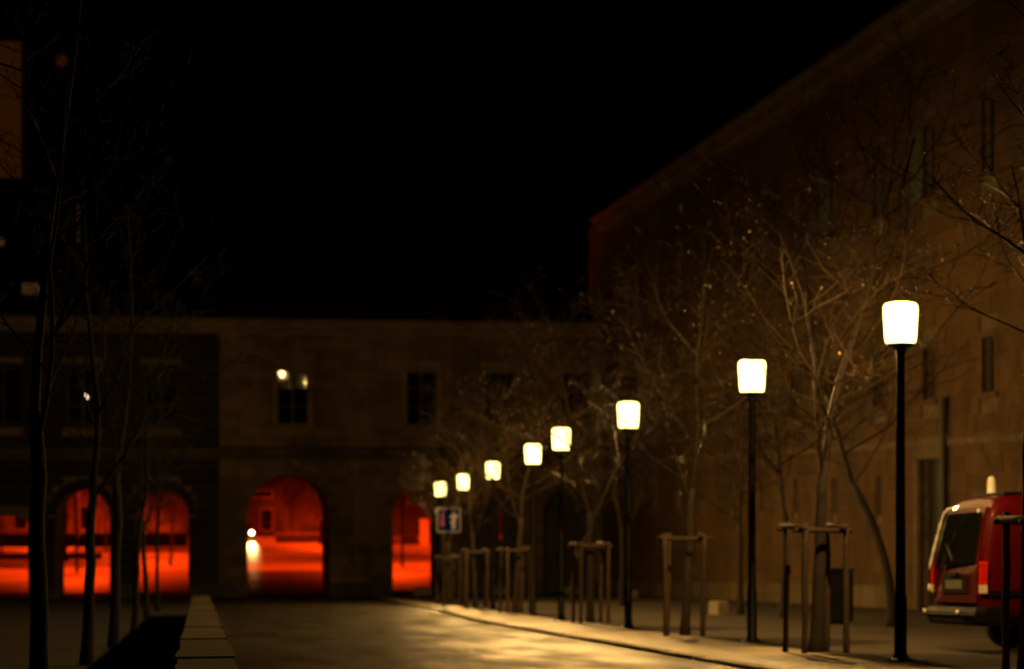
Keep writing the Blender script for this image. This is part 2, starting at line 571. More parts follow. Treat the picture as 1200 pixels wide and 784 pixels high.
for (cx, gap, low) in ((13.86, 0.50, 1.6), (17.46, 0.0, 0.0)):
    for sd in (-1, 1):
        xa, xb = (cx - 1.2, cx + gap - .07 * bool(gap)) if sd < 0 else (cx + gap + .07 * bool(gap), cx + 1.2)
        k = max(2, round((xb - xa) / .3))
        lf = MB(); lf.box(gx(xa), gx(xb), 1.06, 1.10, 0.02, 2.2)
        leaf = lf.build('gate_leaf', M['door'], gate)
        for i in range(k):
            pa, pb = xa + (xb - xa) * i / k, xa + (xb - xa) * (i + 1) / k
            xm = (pa + pb) / 2 - cx
            top = SPR + math.sqrt(max(0.05, 1.44 - xm * xm)) - .03
            piece('plank', M['door'], leaf, gx(pa) + .006, gx(pb) - .006, 1.0, 1.06, 0.02, top)
    if gap:
        piece('gate_panel', M['door'], gate, gx(cx - 1.2), gx(cx + 1.2), 0.92, 0.98, 0.02, 2.6)
# string course, cornice, plinth, centre bay strips
mb = MB()
mb.prism([(-0.34, LEDGE0 + 0.22), (-0.42, LEDGE0 + 0.26), (-0.42, LEDGE1 - 0.10), (-0.06, LEDGE1), (0.02, LEDGE1), (0.02, LEDGE0), (-0.2, LEDGE0)], 'x', gx(GX0), gx(GX1))
mb.build('string_course', M['stone_dark'], gate)
mb = MB()
mb.prism([(0.02, EAVE - 0.68), (-0.10, EAVE - 0.68), (-0.12, EAVE - 0.50), (-0.26, EAVE - 0.42), (-0.30, EAVE - 0.14), (-0.42, EAVE - 0.08), (-0.42, EAVE), (0.02, EAVE)], 'x', gx(GX0), gx(GX1))
mb.build('cornice', M['stone_trim'], gate)
for xx in (0.95, 7.32):
    mb = MB()
    mb.box(gx(xx) - 0.03, gx(xx) + 0.03, -0.16, 0.0, 0.0, EAVE - 0.7)
    mb.build('downpipe', M['zinc'], gate)
ed = sorted(ARCHES); prev = GX0
for (cx, hw, sp, rise) in ed + [(GX1 + 1, 1, 0, 0)]:
    mb = MB(); mb.box(gx(prev), gx(cx - hw) - 0.02, -0.17, 0.0, -0.3, 0.62); prev = cx + hw + 0.02
    mb.build('plinth', M['stone_dark'], gate)
# roof
mb = MB()
RZ = EAVE + 0.02
for q in ([(GX0 - .3, -0.5, RZ), (GX1, -0.5, RZ), (GX1, DEPTH / 2, RZ + 1.2), (GX0 + 5, DEPTH / 2, RZ + 1.2)],
          [(GX0 - .3, DEPTH + .5, RZ), (GX1, DEPTH + .5, RZ), (GX1, DEPTH / 2, RZ + 1.2), (GX0 + 5, DEPTH / 2, RZ + 1.2)],
          [(GX0 - .3, -0.5, RZ), (GX0 - .3, DEPTH + .5, RZ), (GX0 + 5, DEPTH / 2, RZ + 1.2)],
          [(GX0 - .3, -0.5, RZ), (GX1, -0.5, RZ), (GX1, DEPTH + .5, RZ), (GX0 - .3, DEPTH + .5, RZ)]):
    mb.face([(gx(x), y_, z_) for x, y_, z_ in q])
mb.build('roof', M['roof'], gate)


def aim_pane(o, P, target):
    """turn a loose old pane a little so that it mirrors `target` towards the street"""
    a = (Vector((0, 0, 1.08)) - P).normalized()
    b = (target - P).normalized()
    n = (a + b).normalized()
    q = Vector((0, -1, 0)).rotation_difference(n)
    o.rotation_mode = 'QUATERNION'
    o.rotation_quaternion = q


def window(parent, cx, w, a, b, px, cols, rows, trim):
    l, r = px(cx - w / 2), px(cx + w / 2)
    f = MB()
    t = 0.07
    y0, y1 = 0.16, 0.26
    f.box(l, l + t, y0, y1, a, b); f.box(r - t, r, y0, y1, a, b)
    f.box(l + t, r - t, y0, y1, a, a + t); f.box(l + t, r - t, y0, y1, b - t, b)
    for i in range(1, cols):
        x = l + (r - l) * i / cols
        wd = 0.05 if i * 2 == cols else 0.02
        f.box(x - wd, x + wd, y0 + .01, y1 - .01, a + t, b - t)
    for j in range(1, rows):
        z = a + (b - a) * j / rows
        for i in range(cols):
            xa = l + (r - l) * i / cols + 0.055; xb = l + (r - l) * (i + 1) / cols - 0.055
            f.box(xa, xb, y0 + .02, y1 - .02, z - 0.018, z + 0.018)
    win = f.build('window', M['frame'], parent)
    panes = []
    for j in range(rows):
        for i in range(cols):
            xa = l + (r - l) * i / cols + 0.03; xb = l + (r - l) * (i + 1) / cols - 0.03
            za = a + (b - a) * j / rows + 0.02; zb = a + (b - a) * (j + 1) / rows - 0.02
            o = piece('pane', M['glass'], win, xa, xb, 0.205, 0.215, za, zb)
            o.rotation_euler = (rs.uniform(-.012, .012), 0, rs.uniform(-.012, .012))
            panes.append(o)
    if trim:
        s = MB()
        s.box(l - SURR, l, -0.085, 0.05, a - 0.02, b); s.box(r, r + SURR, -0.085, 0.05, a - 0.02, b)
        s.box(l - SURR, r + SURR, -0.085, 0.05, b, b + SURR)
        s.box(l - SURR - .05, r + SURR + .05, -0.13, 0.05, a - SURR, a - 0.02)
        s.build('window_surround', trim, parent)
    return panes


LAMPS_Y = [23.3, 29.9, 37.6, 44.5, 50.2, 58.4, 66.1, 71.6]
LAMP_X = 8.2
for i, (cx, w, a, b) in enumerate(WIN):
    panes = window(gate, cx, w, a, b, gx, 2, 3, M['stone_trim'] if cx > 1 else M['stone_unlit'])
    if i == 0:
        for o, li in ((panes[4], 4), (panes[5], 6)):
            P = Vector((o.location.x + 4.15, o.location.y + FAR_Y, o.location.z + GZ))
            aim_pane(o, P + Vector(((-.12, 0, .22) if li == 4 else (.12, 0, -.16))), Vector((LAMP_X, LAMPS_Y[li], g(LAMPS_Y[li]) + 4.0)))
# dark interior behind the windows
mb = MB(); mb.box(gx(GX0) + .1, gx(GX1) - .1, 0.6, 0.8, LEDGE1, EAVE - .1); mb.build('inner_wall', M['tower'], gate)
# small lit lamp on the wall far to the left
mb = MB(); mb.lathe([(0.02, 0), (0.09, 0.04), (0.10, 0.14), (0.03, 0.2)], 10)
wl = mb.build('wall_lamp', M['small_lamp'])
wl.location = (-5.15, FAR_Y - 0.3, 5.3)
tag(wl, 'tiny lit lamp on the dark upper wall of the gatehouse at far left', 'lamp')
mb = MB(); mb.box(-0.02, 0.02, 0.02, 0.28, 0.1, 0.14); mb.build('bracket', M['iron'], wl)

# pale blocks standing in the arches
for k, (cx, yy, lab) in enumerate(((10.35, 95.6, 'low pale concrete block on the ground before the red arch by the road sign'),
                                   (14.0, 95.6, 'low pale concrete block at the foot of the dark arch with a red streak'),
                                   (17.3, 95.6, 'low pale concrete block in front of the unlit arch beside the barracks'))):
    mb = MB()
    mb.prism([(-0.2, 0.0), (-0.22, 0.3), (-0.17, 0.36), (0.17, 0.36), (0.22, 0.3), (0.2, 0.0)], 'x', -0.42, 0.42)
    o = mb.build('concrete_block', M['block'])
    o.location = (cx, yy, g(yy) - 0.0)
    tag(o, lab, 'concrete block', 'pale concrete blocks on the gravel square')
for (xx, yy, s_, lab) in ((12.6, 48.9, 0.34, 'small square pale block on the gravel left of the second nearest street lamp'),
                          (17.3, 81.0, 0.30, 'small far pale block by the wall, right of the third nearest street lamp')):
    mb = MB(); mb.prism([(-s_ / 2, 0), (-s_ / 2, s_ * .85), (-s_ * .4, s_), (s_ * .4, s_), (s_ / 2, s_ * .85), (s_ / 2, 0)], 'x', -s_ / 2, s_ / 2)
    o = mb.build('concrete_block', M['block']); o.location = (xx, yy, g(yy) - 0.01); o.rotation_euler = (0, 0, 0.5)
    tag(o, lab, 'concrete block', 'pale concrete blocks on the gravel square')

# ---------------------------------------------------------------- barracks along the right
bar = thing('barracks', 'tall ochre stone barracks with narrow slit windows along the right side', 'building', (19.14, 60, g(60)))
BY0, BY1 = 8.0, FAR_Y + 3.5
BTOP = 14.15                 # world height of the eave
bz = lambda z: z - g(60)
by = lambda y: y - 60
BAYS = [47.8 + 4.1 * k for k in range(-3, 12)]
SLITS = [b for b in BAYS if b > 54]
upper = [(b, 0.9, 8.85, 10.75) for b in BAYS]
middle = [(b, 0.85, 3.5, 4.85) for b in BAYS]
slit = [(b, 0.5, 0.38 - (b - 56) * 0.0, 1.5) for b in SLITS]
DOOR = (51.75, 1.75, -2.5, 1.92)
openings = [(y_, w, a, b) for (y_, w, a, b) in upper + middle + slit + [DOOR]]
core = MB()
# wall core: rows between opening levels
levels = sorted({-5.5, 2.2, 6.0, BTOP} | set())


def wall_band(z0, z1, ops):
    prev = BY0
    for (yc, w, a, b) in sorted(ops):
        l, r = yc - w / 2, yc + w / 2
        for (p, q, s, t) in ((prev, l, z0, z1), (l, r, z0, a), (l, r, b, z1)):
            if q - p > 0.001 and t - s > 0.001:
                core.face([(0, by(p), bz(s)), (0, by(q), bz(s)), (0, by(q), bz(t)), (0, by(p), bz(t))])
        for (ya, za, yb, zb) in ((l, a, l, b), (r, a, r, b), (l, b, r, b), (l, a, r, a)):
            core.face([(0, by(ya), bz(za)), (0, by(yb), bz(zb)), (.45, by(yb), bz(zb)), (.45, by(ya), bz(za))])
        prev = r
    core.face([(0, by(prev), bz(z0)), (0, by(BY1), bz(z0)), (0, by(BY1), bz(z1)), (0, by(prev), bz(z1))])


wall_band(-6.0, 2.3, slit + [DOOR])
wall_band(2.3, 6.5, middle)
wall_band(6.5, BTOP, upper)
for yy in (BY0, BY1):
    core.face([(0, by(yy), bz(-6)), (13, by(yy), bz(-6)), (13, by(yy), bz(BTOP)), (6.5, by(yy), bz(BTOP + 5)), (0, by(yy), bz(BTOP))])
core.face([(13, by(BY0), bz(-6)), (13, by(BY1), bz(-6)), (13, by(BY1), bz(BTOP)), (13, by(BY0), bz(BTOP))])
core.build('masonry_core', M['mortar'], bar)
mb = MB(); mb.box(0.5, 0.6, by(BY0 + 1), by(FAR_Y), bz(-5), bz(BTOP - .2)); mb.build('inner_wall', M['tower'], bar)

hs = [rect_hole(y_ - w / 2 - .16, y_ + w / 2 + .16, a - .16, b + .16) for (y_, w, a, b) in upper + middle] + \
     [rect_hole(y_ - w / 2 - .02, y_ + w / 2 + .02, a - .02, b + .02) for (y_, w, a, b) in slit] + \
     [rect_hole(DOOR[0] - DOOR[1] / 2 - .25, DOOR[0] + DOOR[1] / 2 + .25, -6, DOOR[3] + .3)]
rs = random.Random(3)
bl = courses(40.0, FAR_Y - 0.5, -4.2, 13.25, 0.47, 1.35, hs, rs)
bl = [q for q in bl if q[3] > g(q[0]) - 0.2]
bl.sort(key=lambda q: (-(q[1] - q[0]) * (q[3] - q[2]) / q[0] ** 2.4) if q[1] > 48 and q[2] < 6.2 else 0)
joined = MB(); n_block = 0
for (u0, u1, v0, v1) in bl:
    pr = 0.03 + rs.uniform(0, 0.02)
    args = (-pr, 0.02, by(u0) + JT, by(u1) - JT, bz(v0) + JT, bz(v1) - JT)
    if n_block < 290 and u1 > 48 and v0 < 6.2:
        piece('stone_block', M['render'], bar, *args); n_block += 1
    else:
        joined.box(*args)
joined.build('block_courses', M['render'], bar, kind='stuff')
mb = MB()
mb.box(-0.035, 0.02, by(BY0), by(40.0) - .02, bz(-2), bz(13.25))
mb.build('render_near', M['render'], bar).name = 'plain_wall'
mb = MB()
mb.prism([(0.02, bz(13.27)), (-0.10, bz(13.27)), (-0.12, bz(13.5)), (-0.34, bz(13.62)), (-0.4, bz(13.92)), (-0.55, bz(14.0)), (-0.55, bz(BTOP)), (0.02, bz(BTOP))], 'y', by(BY0), by(FAR_Y + .3))
mb.build('cornice', M['stone_trim'], bar)
mb = MB()
mb.box(-0.10, 0.0, by(40), by(FAR_Y - 0.5), bz(2.26), bz(2.42))
mb.build('string_course', M['stone_trim'], bar)
for i in range(28):
    ya = 40 + i * 2
    if abs(ya + 1 - DOOR[0]) < 1.5: continue
    mb = MB()
    mb.box(-0.13, 0.0, by(ya) + .01, by(ya + 2) - .01, bz(g(ya)) - .4, bz(g(ya)) + .62, -SLOPE)
    mb.build('plinth_stone', M['stone_trim'], bar)
mb = MB()
for q in ([(-0.7, BY0, BTOP + .01), (-0.7, FAR_Y + 1, BTOP + .01), (6.5, FAR_Y - 6, BTOP + 5), (6.5, BY0, BTOP + 5)],
          [(13.5, BY0, BTOP + .01), (13.5, BY1, BTOP + .01), (6.5, FAR_Y - 6, BTOP + 5), (6.5, BY0, BTOP + 5)],
          [(-0.7, FAR_Y + 1, BTOP + .01), (13.5, BY1, BTOP + .01), (6.5, FAR_Y - 6, BTOP + 5)]):
    mb.face([(x, by(y_), bz(z_)) for x, y_, z_ in q])
mb.build('roof', M['roof'], bar)


def side_window(yc, w, a, b, rows, sur, shutter=False):
    f = MB(); t = 0.05
    l, r = by(yc - w / 2), by(yc + w / 2)
    A, B = bz(a), bz(b)
    f.box(.2, .28, l, l + t, A, B); f.box(.2, .28, r - t, r, A, B)
    f.box(.2, .28, l + t, r - t, A, A + t); f.box(.2, .28, l + t, r - t, B - t, B)
    for j in range(1, rows):
        z = A + (B - A) * j / rows
        f.box(.21, .27, l + t, r - t, z - .02, z + .02)
    win = f.build('window', M['frame'], bar)
    for j in range(rows):
        piece('pane', M['glass'], win, .235, .245, l + .03, r - .03, A + (B - A) * j / rows + .01, A + (B - A) * (j + 1) / rows - .01)
    if sur:
        s = MB()
        s.box(-.06, .05, l - .16, l, A - .02, B); s.box(-.06, .05, r, r + .16, A - .02, B)
        s.box(-.06, .05, l - .16, r + .16, B, B + .16); s.box(-.1, .05, l - .2, r + .2, A - .16, A - .02)
        s.build('window_surround', M['render'], bar)
    if shutter:
        s = MB()
        s.box(-.12, -.075, r + .02, r + .05, A, B); s.box(-.10, -.04, r - .02, r + w * .9, A, B)
        for j in range(9):
            z = A + (B - A) * (j + .5) / 9
            s.box(-.115, -.1, r + .05, r + w * .85, z - .06, z + .04)
        o = s.build('open_shutter', M['shutter'], bar)


for i, (yc, w, a, b) in enumerate(upper):
    if yc < 46: continue
    side_window(yc, w, a, b, 3, True, shutter=(i in (4, 6)))
for (yc, w, a, b) in middle:
    if yc < 46: continue
    side_window(yc, w, a, b, 2, True)
for (yc, w, a, b) in slit:
    f = MB(); f.box(.2, .26, by(yc - w / 2), by(yc + w / 2), bz(a), bz(b)); f.build('slit_grille', M['iron'], bar)
# door
yc, w, a, b = DOOR
mb = MB()
mb.box(.25, .33, by(yc - w / 2), by(yc + w / 2), bz(g(yc)) - .2, bz(b))
dr = mb.build('door', M['door'], bar)
for k in range(6):
    ya = by(yc - w / 2) + w * k / 6
    piece('plank', M['door'], dr, .225, .25, ya + .012, ya + w / 6 - .012, bz(g(yc)), bz(b) - .05)
mb = MB()
for (ya, yb) in ((yc - w / 2 - .25, yc - w / 2), (yc + w / 2, yc + w / 2 + .25)):
    mb.box(-.12, .06, by(ya), by(yb), bz(g(yc)) - .2, bz(b))
mb.box(-.14, .06, by(yc - w / 2 - .3), by(yc + w / 2 + .3), bz(b), bz(b) + .3)
mb.build('door_surround', M['stone_trim'], bar)
mb = MB()
mb.tube([(-.16, by(50.55), bz(-2.2)), (-.16, by(50.55), bz(3.4))], [.08, .08], 8)
mb.tube([(-.17, by(50.55), bz(2.5)), (-.17, by(50.55), bz(3.5))], [.10, .13], 8)
mb.build('downpipe', M['zinc'], bar)
# cabinet by the wall
cab = thing('litter_bin', 'dark boxy litter bin standing behind the guarded tree left of the van', 'litter bin', (12.58, 39.44, g(39.44)))
mb = MB(); mb.prism([(-.26, 0.06), (-.28, .1), (-.28, 1.0), (-.22, 1.06), (.22, 1.06), (.28, 1.0), (.28, .1), (.26, .06)], 'y', -.22, .22); mb.build('bin_body', M['iron'], cab)
mb = MB(); mb.box(-.3, .3, -.24, .24, 1.05, 1.1); mb.build('lid', M['trim'], cab)
mb = MB(); mb.box(-.2, .2, -.18, .18, 0, .07); mb.build('foot', M['trim'], cab)


# ---------------------------------------------------------------- street lamps
def make_lamp():
    t = thing('street_lamp', 'street lamp', 'street lamp', group='lit street lamps in a row along the pavement')
    mb = MB(); mb.lathe([(.11, 0), (.11, .03), (.075, .08), (.075, .75), (.062, .80), (.050, 3.62), (.062, 3.64), (.062, 3.70)], 14); mb.build('pole', M['iron'], t, True)
    mb = MB(); mb.lathe([(.165, -.05), (.165, .015), (.12, .03)], 14); mb.build('base_flange', M['iron'], t)
    mb = MB(); mb.lathe([(.06, 3.69), (.165, 3.738), (.172, 3.755)], 20); mb.build('bottom_plate', M['iron'], t)
    mb = MB()
    prof = [(.165, 3.757), (.178, 3.775), (.186, 3.82), (.200, 4.05), (.206, 4.16), (.200, 4.205), (.175, 4.233), (.11, 4.248), (.02, 4.252)]
    mb.lathe(prof, 24)
    mb.f.pop(-2); mb.mi.pop(-2)
    mb.build('shade', M['shade'], t, True)
    mb = MB(); mb.lathe([(.02, 4.214), (.175, 4.199), (.18, 4.189), (.02, 4.184)], 20); mb.build('cutoff_disc', M['zinc'], t)  # hidden disc added to cut off the bulb's upward light
    ld = bpy.data.lights.new('bulb', 'POINT')
    ld.energy = LAMP_POWER; ld.color = LAMP_COLOR; ld.shadow_soft_size = 0.03
    lo = bpy.data.objects.new('bulb', ld); COL.objects.link(lo); lo.parent = t; lo.location = (0, 0, 4.09)
    return t


LAMP_LABELS = [
    'largest lit street lamp in the picture, on a black pole left of the red van',
    'second nearest lit street lamp, between the two nearest tree guards',
    'third nearest lit street lamp, alone on its pole left of a guarded tree',
    'fourth nearest lit street lamp, close right of another pole at mid distance',
    'fifth nearest lit street lamp, close left of another pole at mid distance',
    'sixth nearest lit street lamp, in front of the dark arch with the red streak',
    'second farthest lit street lamp, just right of the blue road sign',
    'farthest lit street lamp, directly above the blue road sign']
lamp0 = make_lamp()
for i, yy in enumerate(LAMPS_Y):
    o = lamp0 if i == 0 else dup(lamp0)
    o.location = (LAMP_X + (0.02, 0.02, -.25, -.3, 0, .17, .3, .2, 0)[i], yy, g(yy))
    o['label'] = LAMP_LABELS[i]

# ---------------------------------------------------------------- road sign
sg = thing('road_sign', 'square blue priority sign with a red and a white arrow on a post', 'road sign', (7.72, 65.0, g(65.0)), 0)
mb = MB(); mb.tube([(0, 0, -.1), (0, 0, 3.25)], [.035, .035], 10); mb.build('post', M['zinc'], sg)
mb = MB(); mb.box(-.22, .55, -.065, -.04, 2.35, 3.12); mb.build('panel', M['sign_white'], sg)
mb = MB(); mb.box(-.185, .515, -.069, -.064, 2.385, 3.085); fld = mb.build('blue_field', M['sign_blue'], sg)
mb = MB(); mb.prism([(-.08, 3.00), (-.08, 2.66), (-.125, 2.66), (-.045, 2.50), (.035, 2.66), (-.01, 2.66), (-.01, 3.00)], 'y', -.073, -.068); mb.build('red_arrow', M['sign_red'], sg)
mb = MB(); mb.prism([(.27, 2.46), (.27, 2.60), (.20, 2.68), (.27, 2.74), (.27, 2.82), (.17, 2.82), (.325, 3.04), (.475, 2.82), (.38, 2.82), (.38, 2.46)], 'y', -.073, -.068); mb.build('white_arrow', M['sign_white'], sg)
mb = MB(); mb.prism([(-.15 + .13 * math.cos(k * math.pi / 8), 3.03 + .13 * math.sin(k * math.pi / 8)) for k in range(16)], 'y', -.03, -.02); mb.build('round_panel', M['sign_white'], sg)


# ---------------------------------------------------------------- trees
def tree_meshes(seed, H, fork, r0, lean=(0, 0), spread=1.0, dens=1.0, bow=(0, 0)):
    rr = random.Random(seed)
    tk, cr, lf = MB(), MB(), MB()
    n = 9
    pts = []
    for i in range(n + 1):
        t = i / n
        pts.append(Vector((lean[0] * t + bow[0] * math.sin(math.pi * t) + rr.uniform(-.03, .03) * t,
                           lean[1] * t + bow[1] * math.sin(math.pi * t) + rr.uniform(-.03, .03) * t, -.1 + (fork + .1) * t)))
    tk.tube(pts, [r0 * (1.35 if i == 0 else 1.08 if i == 1 else 1 - .32 * i / n) for i in range(n + 1)], 9)
    r1 = r0 * .54

    def limb(p, d, L, r, lev):
        k = {0: 8, 1: 6, 2: 4, 3: 3}[lev]
        q = [p.copy()]
        d = d.normalized()
        st = L / k
        for i in range(k):
            wob = {0: .16, 1: .22, 2: .25, 3: .3}[lev]
            d = (d + Vector((rr.uniform(-wob, wob), rr.uniform(-wob, wob), rr.uniform(-wob, wob) + (.10 if lev < 2 else .03)))).normalized()
            q.append(q[-1] + d * st)
        rad = [max(r * (1 - .72 * i / k), .003) for i in range(k + 1)]
        cr.tube(q, rad, {0: 7, 1: 5, 2: 4, 3: 3}[lev], cap=False)
        if lev == 3:
            if rr.random() < .11:
                e = q[-1]; s = rr.uniform(.015, .032)
                a = Vector((rr.uniform(-1, 1), rr.uniform(-1, 1), rr.uniform(-1, 1))).normalized() * s
                b = a.cross(Vector((rr.uniform(-1, 1), rr.uniform(-1, 1), rr.uniform(-1, 1)))).normalized() * s
                lf.face([e, e + a + b * .5, e + a * 1.6, e + a - b * .5])
            return
        cnt = {0: 14, 1: 9, 2: 8}[lev]
        cnt = max(2, int(round(cnt * dens)))
        for j in range(cnt):
            t = (j + rr.uniform(.1, .9)) / cnt
            t = .08 + .92 * t if lev == 0 else .22 + .78 * t
            f_ = min(t * k, k - .001)
            i0 = int(f_)
            pp = q[i0].lerp(q[i0 + 1], f_ - i0)
            dd = (q[i0 + 1] - q[i0]).normalized()
            az = rr.uniform(0, 2 * math.pi)
            ax = Vector((math.cos(az), math.sin(az), rr.uniform(-.15, .35))).normalized()
            if lev == 0:
                az = j * 2.4 + rr.uniform(-.4, .4)
                ax = Vector((math.cos(az), math.sin(az), 0))
                nd = (ax * rr.uniform(.75, 1.0) + Vector((0, 0, rr.uniform(.35, .8)))).normalized()
                ln = L * (.62 - .38 * t) * spread * rr.uniform(.8, 1.15) + .5
            else:
                nd = (dd * rr.uniform(.4, .8) + ax * rr.uniform(.55, .9)).normalized()
                ln = L * rr.uniform(.30, .55) * (1.1 - .45 * t)
            limb(pp, nd, ln, rad[i0] * (.5 if lev == 0 else .55), lev + 1)

    limb(pts[-1] - Vector((0, 0, .02)), (pts[-1] - pts[-2]) + Vector((rr.uniform(-.05, .05), rr.uniform(-.05, .05), .1)), H - fork, r1, 0)
    # a second strong leader from the fork
    az = rr.uniform(0, 6.28)
    limb(pts[-2], Vector((math.cos(az) * .55, math.sin(az) * .55, 1)), (H - fork) * .75, r1 * .6, 0)
    return tk, cr, lf


def make_tree(seed, label, group, bark='bark', twig='twig', **kw):
    t = thing('bare_tree', label, 'tree', group=group)
    tk, cr, lf = tree_meshes(seed, **kw)
    tk.build('trunk', M[bark], t, True)
    cr.build('crown', M[twig], t)
    if lf.f and bark == 'bark': lf.build('twig_glints', M['leaf'], t, kind='stuff')  # pale flecks at twig tips imitate glints
    return t


GRP = 'young bare trees planted in rows'
protos = [
    make_tree(21, '', GRP, H=7.0, fork=2.5, r0=.095, lean=(-.15, .1), spread=.95),
    make_tree(34, '', GRP, H=6.6, fork=2.3, r0=.088, lean=(.05, .0), spread=.9),
    make_tree(47, '', GRP, H=7.4, fork=2.7, r0=.10, lean=(-.75, .1), spread=1.0, bow=(.25, 0)),
    make_tree(58, '', GRP, H=6.8, fork=2.4, r0=.08, lean=(.1, -.1), spread=.85),
]
used = set()


def place(k, x, y_, rz, s, label, group=GRP):
    o = protos[k] if k not in used else dup(protos[k])
    used.add(k)
    o.location = (x, y_, g(y_) - (.04 if x < 6 else 0.0))
    o.rotation_euler = (0, 0, rz)
    o.scale = (s, s, s)
    o['label'] = label
    o['group'] = group
    return o


protos.append(make_tree(97, '', GRP, H=6.6, fork=3.4, r0=.075, lean=(.05, 0), spread=.62, dens=.8))
place(4, 8.27, 19.7, .4, 1.0, 'bare tree nearest at the right edge, partly in front of the red van')
place(0, 7.98, 25.9, 4.3, 1.0, 'bare tree in the wooden guard nearest the red van')
place(3, 8.0, 33.3, 1.2, 1.02, 'bare tree in the dark wooden guard between the second and third nearest lamps')
place(1, 8.1, 42.1, 2.2, 1.0, 'bare tree in the guard left of the third nearest lamp')
place(0, 8.22, 53.3, 3.6, 1.0, 'bare tree in the narrow guard just left of the fifth nearest lamp')
place(3, 8.3, 61.6, 4.5, .95, 'bare tree in the far guard just right of the second farthest lamp')
place(1, 8.35, 68.9, 5.1, .9, 'bare far tree standing beside the blue road sign')
place(2, 12.85, 36.9, 0, 1.0, 'bare tree with a leaning trunk between the barracks wall and the nearest lamp')
place(0, 13.0, 44.6, 2.0, .98, 'bare slim tree near the barracks wall behind the guard nearest the van')
place(1, 13.1, 48.7, 4.0, .96, 'bare tree near the barracks wall just left of the second nearest lamp')
place(3, 13.0, 62.5, 5.5, 1.0, 'bare thin tree before the wall left of the third nearest lamp')
place(2, 13.1, 71.5, 2.6, .95, 'bare far tree near the corner of barracks and gatehouse')
GL = 'dark bare trees left of the low stone wall'
protos += [
    make_tree(71, '', GL, H=6.6, fork=2.5, r0=.085, lean=(.1, .1), spread=.75, dens=.7, bark='unlit_bark', twig='unlit_bark'),
    make_tree(83, '', GL, H=6.2, fork=2.4, r0=.080, lean=(-.1, 0), spread=.7, dens=.7, bark='unlit_bark', twig='unlit_bark')]
place(5, -1.32, 17.6, 1.0, 1.0, 'dark tree nearest the camera at far left, trunk forking low', GL)
place(6, -1.38, 25.9, 2.6, .97, 'dark tree whose trunk cuts through the second red arch from the left', GL)
place(5, -1.30, 32.1, .2, 1.0, 'dark tree in front of the pier between the two full red arches on the left', GL)
place(6, -1.24, 40.3, 3.4, .9, 'dark tree just left of the red arch beside the low wall', GL)
place(5, -1.30, 53.1, 2.2, .95, 'dark thin tree inside the red arch beside the low wall, left of a twin', GL)
place(6, -1.24, 63.2, 5.0, .9, 'farthest dark tree of the left row, near the end of the low wall', GL)


# ---------------------------------------------------------------- tree guards
def make_guard(seed, w=.58, d=.58, h=1.62):
    rr = random.Random(seed)
    t = thing('tree_guard', '', 'tree guard', group='wooden stake guards round the pavement trees')
    cs = []
    for sx in (-1, 1):
        for sy in (-1, 1):
            x0, y0 = sx * w / 2, sy * d / 2
            x1, y1 = x0 + rr.uniform(-.05, .05), y0 + rr.uniform(-.05, .05)
            mb = MB()
            n = 6
            mb.tube([(x0 + (x1 - x0) * i / n + rr.uniform(-.006, .006), y0 + (y1 - y0) * i / n + rr.uniform(-.006, .006), -.15 + (h + .18) * i / n) for i in range(n + 1)],
                    [.042 * rr.uniform(.92, 1.08) for _ in range(n + 1)], 8)
            mb.build('stake', M['wood'], t, True)
            cs.append((x1, y1))
    for (a, b) in ((0, 2), (1, 3), (0, 1), (2, 3)):
        (xa, ya), (xb, yb) = cs[a], cs[b]
        dv = Vector((xb - xa, yb - ya)).normalized()
        zz = h - .06 + rr.uniform(-.02, .03) + (.05 if a + 1 == b else 0)
        mb = MB()
        nx, ny = -dv.y * .05, dv.x * .05
        A = (xa - dv.x * .12, ya - dv.y * .12); B = (xb + dv.x * .12, yb + dv.y * .12)
        mb.tube([(A[0] + nx, A[1] + ny, zz), (B[0] + nx, B[1] + ny, zz + rr.uniform(-.025, .025))], [.034, .032], 8)
        mb.build('rail', M['wood'], t, True)
    return t


GUARDS = [
    (8.5, 19.75, .1, 1.0, 'tree guard cut by the right edge in front of the red van'),
    (7.98, 25.9, .15, 1.03, 'largest fully seen tree guard, four dark stakes left of the nearest lamp'),
    (8.0, 33.3, -.25, 1.03, 'dark wooden tree guard between the second and third nearest lamps'),
    (8.1, 42.1, .1, 1.03, 'tree guard left of the third nearest lamp, with a pale top rail'),
    (8.22, 53.3, .2, 1.05, 'small tree guard left of the fifth nearest lamp'),
    (8.3, 61.6, .0, 1.08, 'small far tree guard just right of the second farthest lamp'),
    (8.35, 68.9, .3, 1.0, 'farthest tree guard, behind the posts of the blue road sign')]
ga, gb = make_guard(4), make_guard(9)
for i, (x, y_, rz, s, lab) in enumerate(GUARDS):
    o = (ga, gb)[i] if i < 2 else dup((ga, gb)[i % 2])
    o.location = (x, y_, g(y_)); o.rotation_euler = (0, 0, rz); o.scale = (s, s, s)
    o['label'] = lab


# ---------------------------------------------------------------- vehicles
def section(w, zb, zt, waist, tuck, crown):
    """half outline of a body section, bottom centre to top centre: (y, z)"""
    return [(0, zb), (w * .82, zb), (w * .95, zb + .05), (w, zb + .20), (w * 1.0, (zb + waist) / 2 + .06), (w * .985, waist),
            (w * (1 - tuck * .45), waist + (zt - waist) * .5), (w * (1 - tuck), zt - .16), (w * (1 - tuck) - .07, zt - .05), (w * (1 - tuck) - .26, zt - .012), (0, zt)]


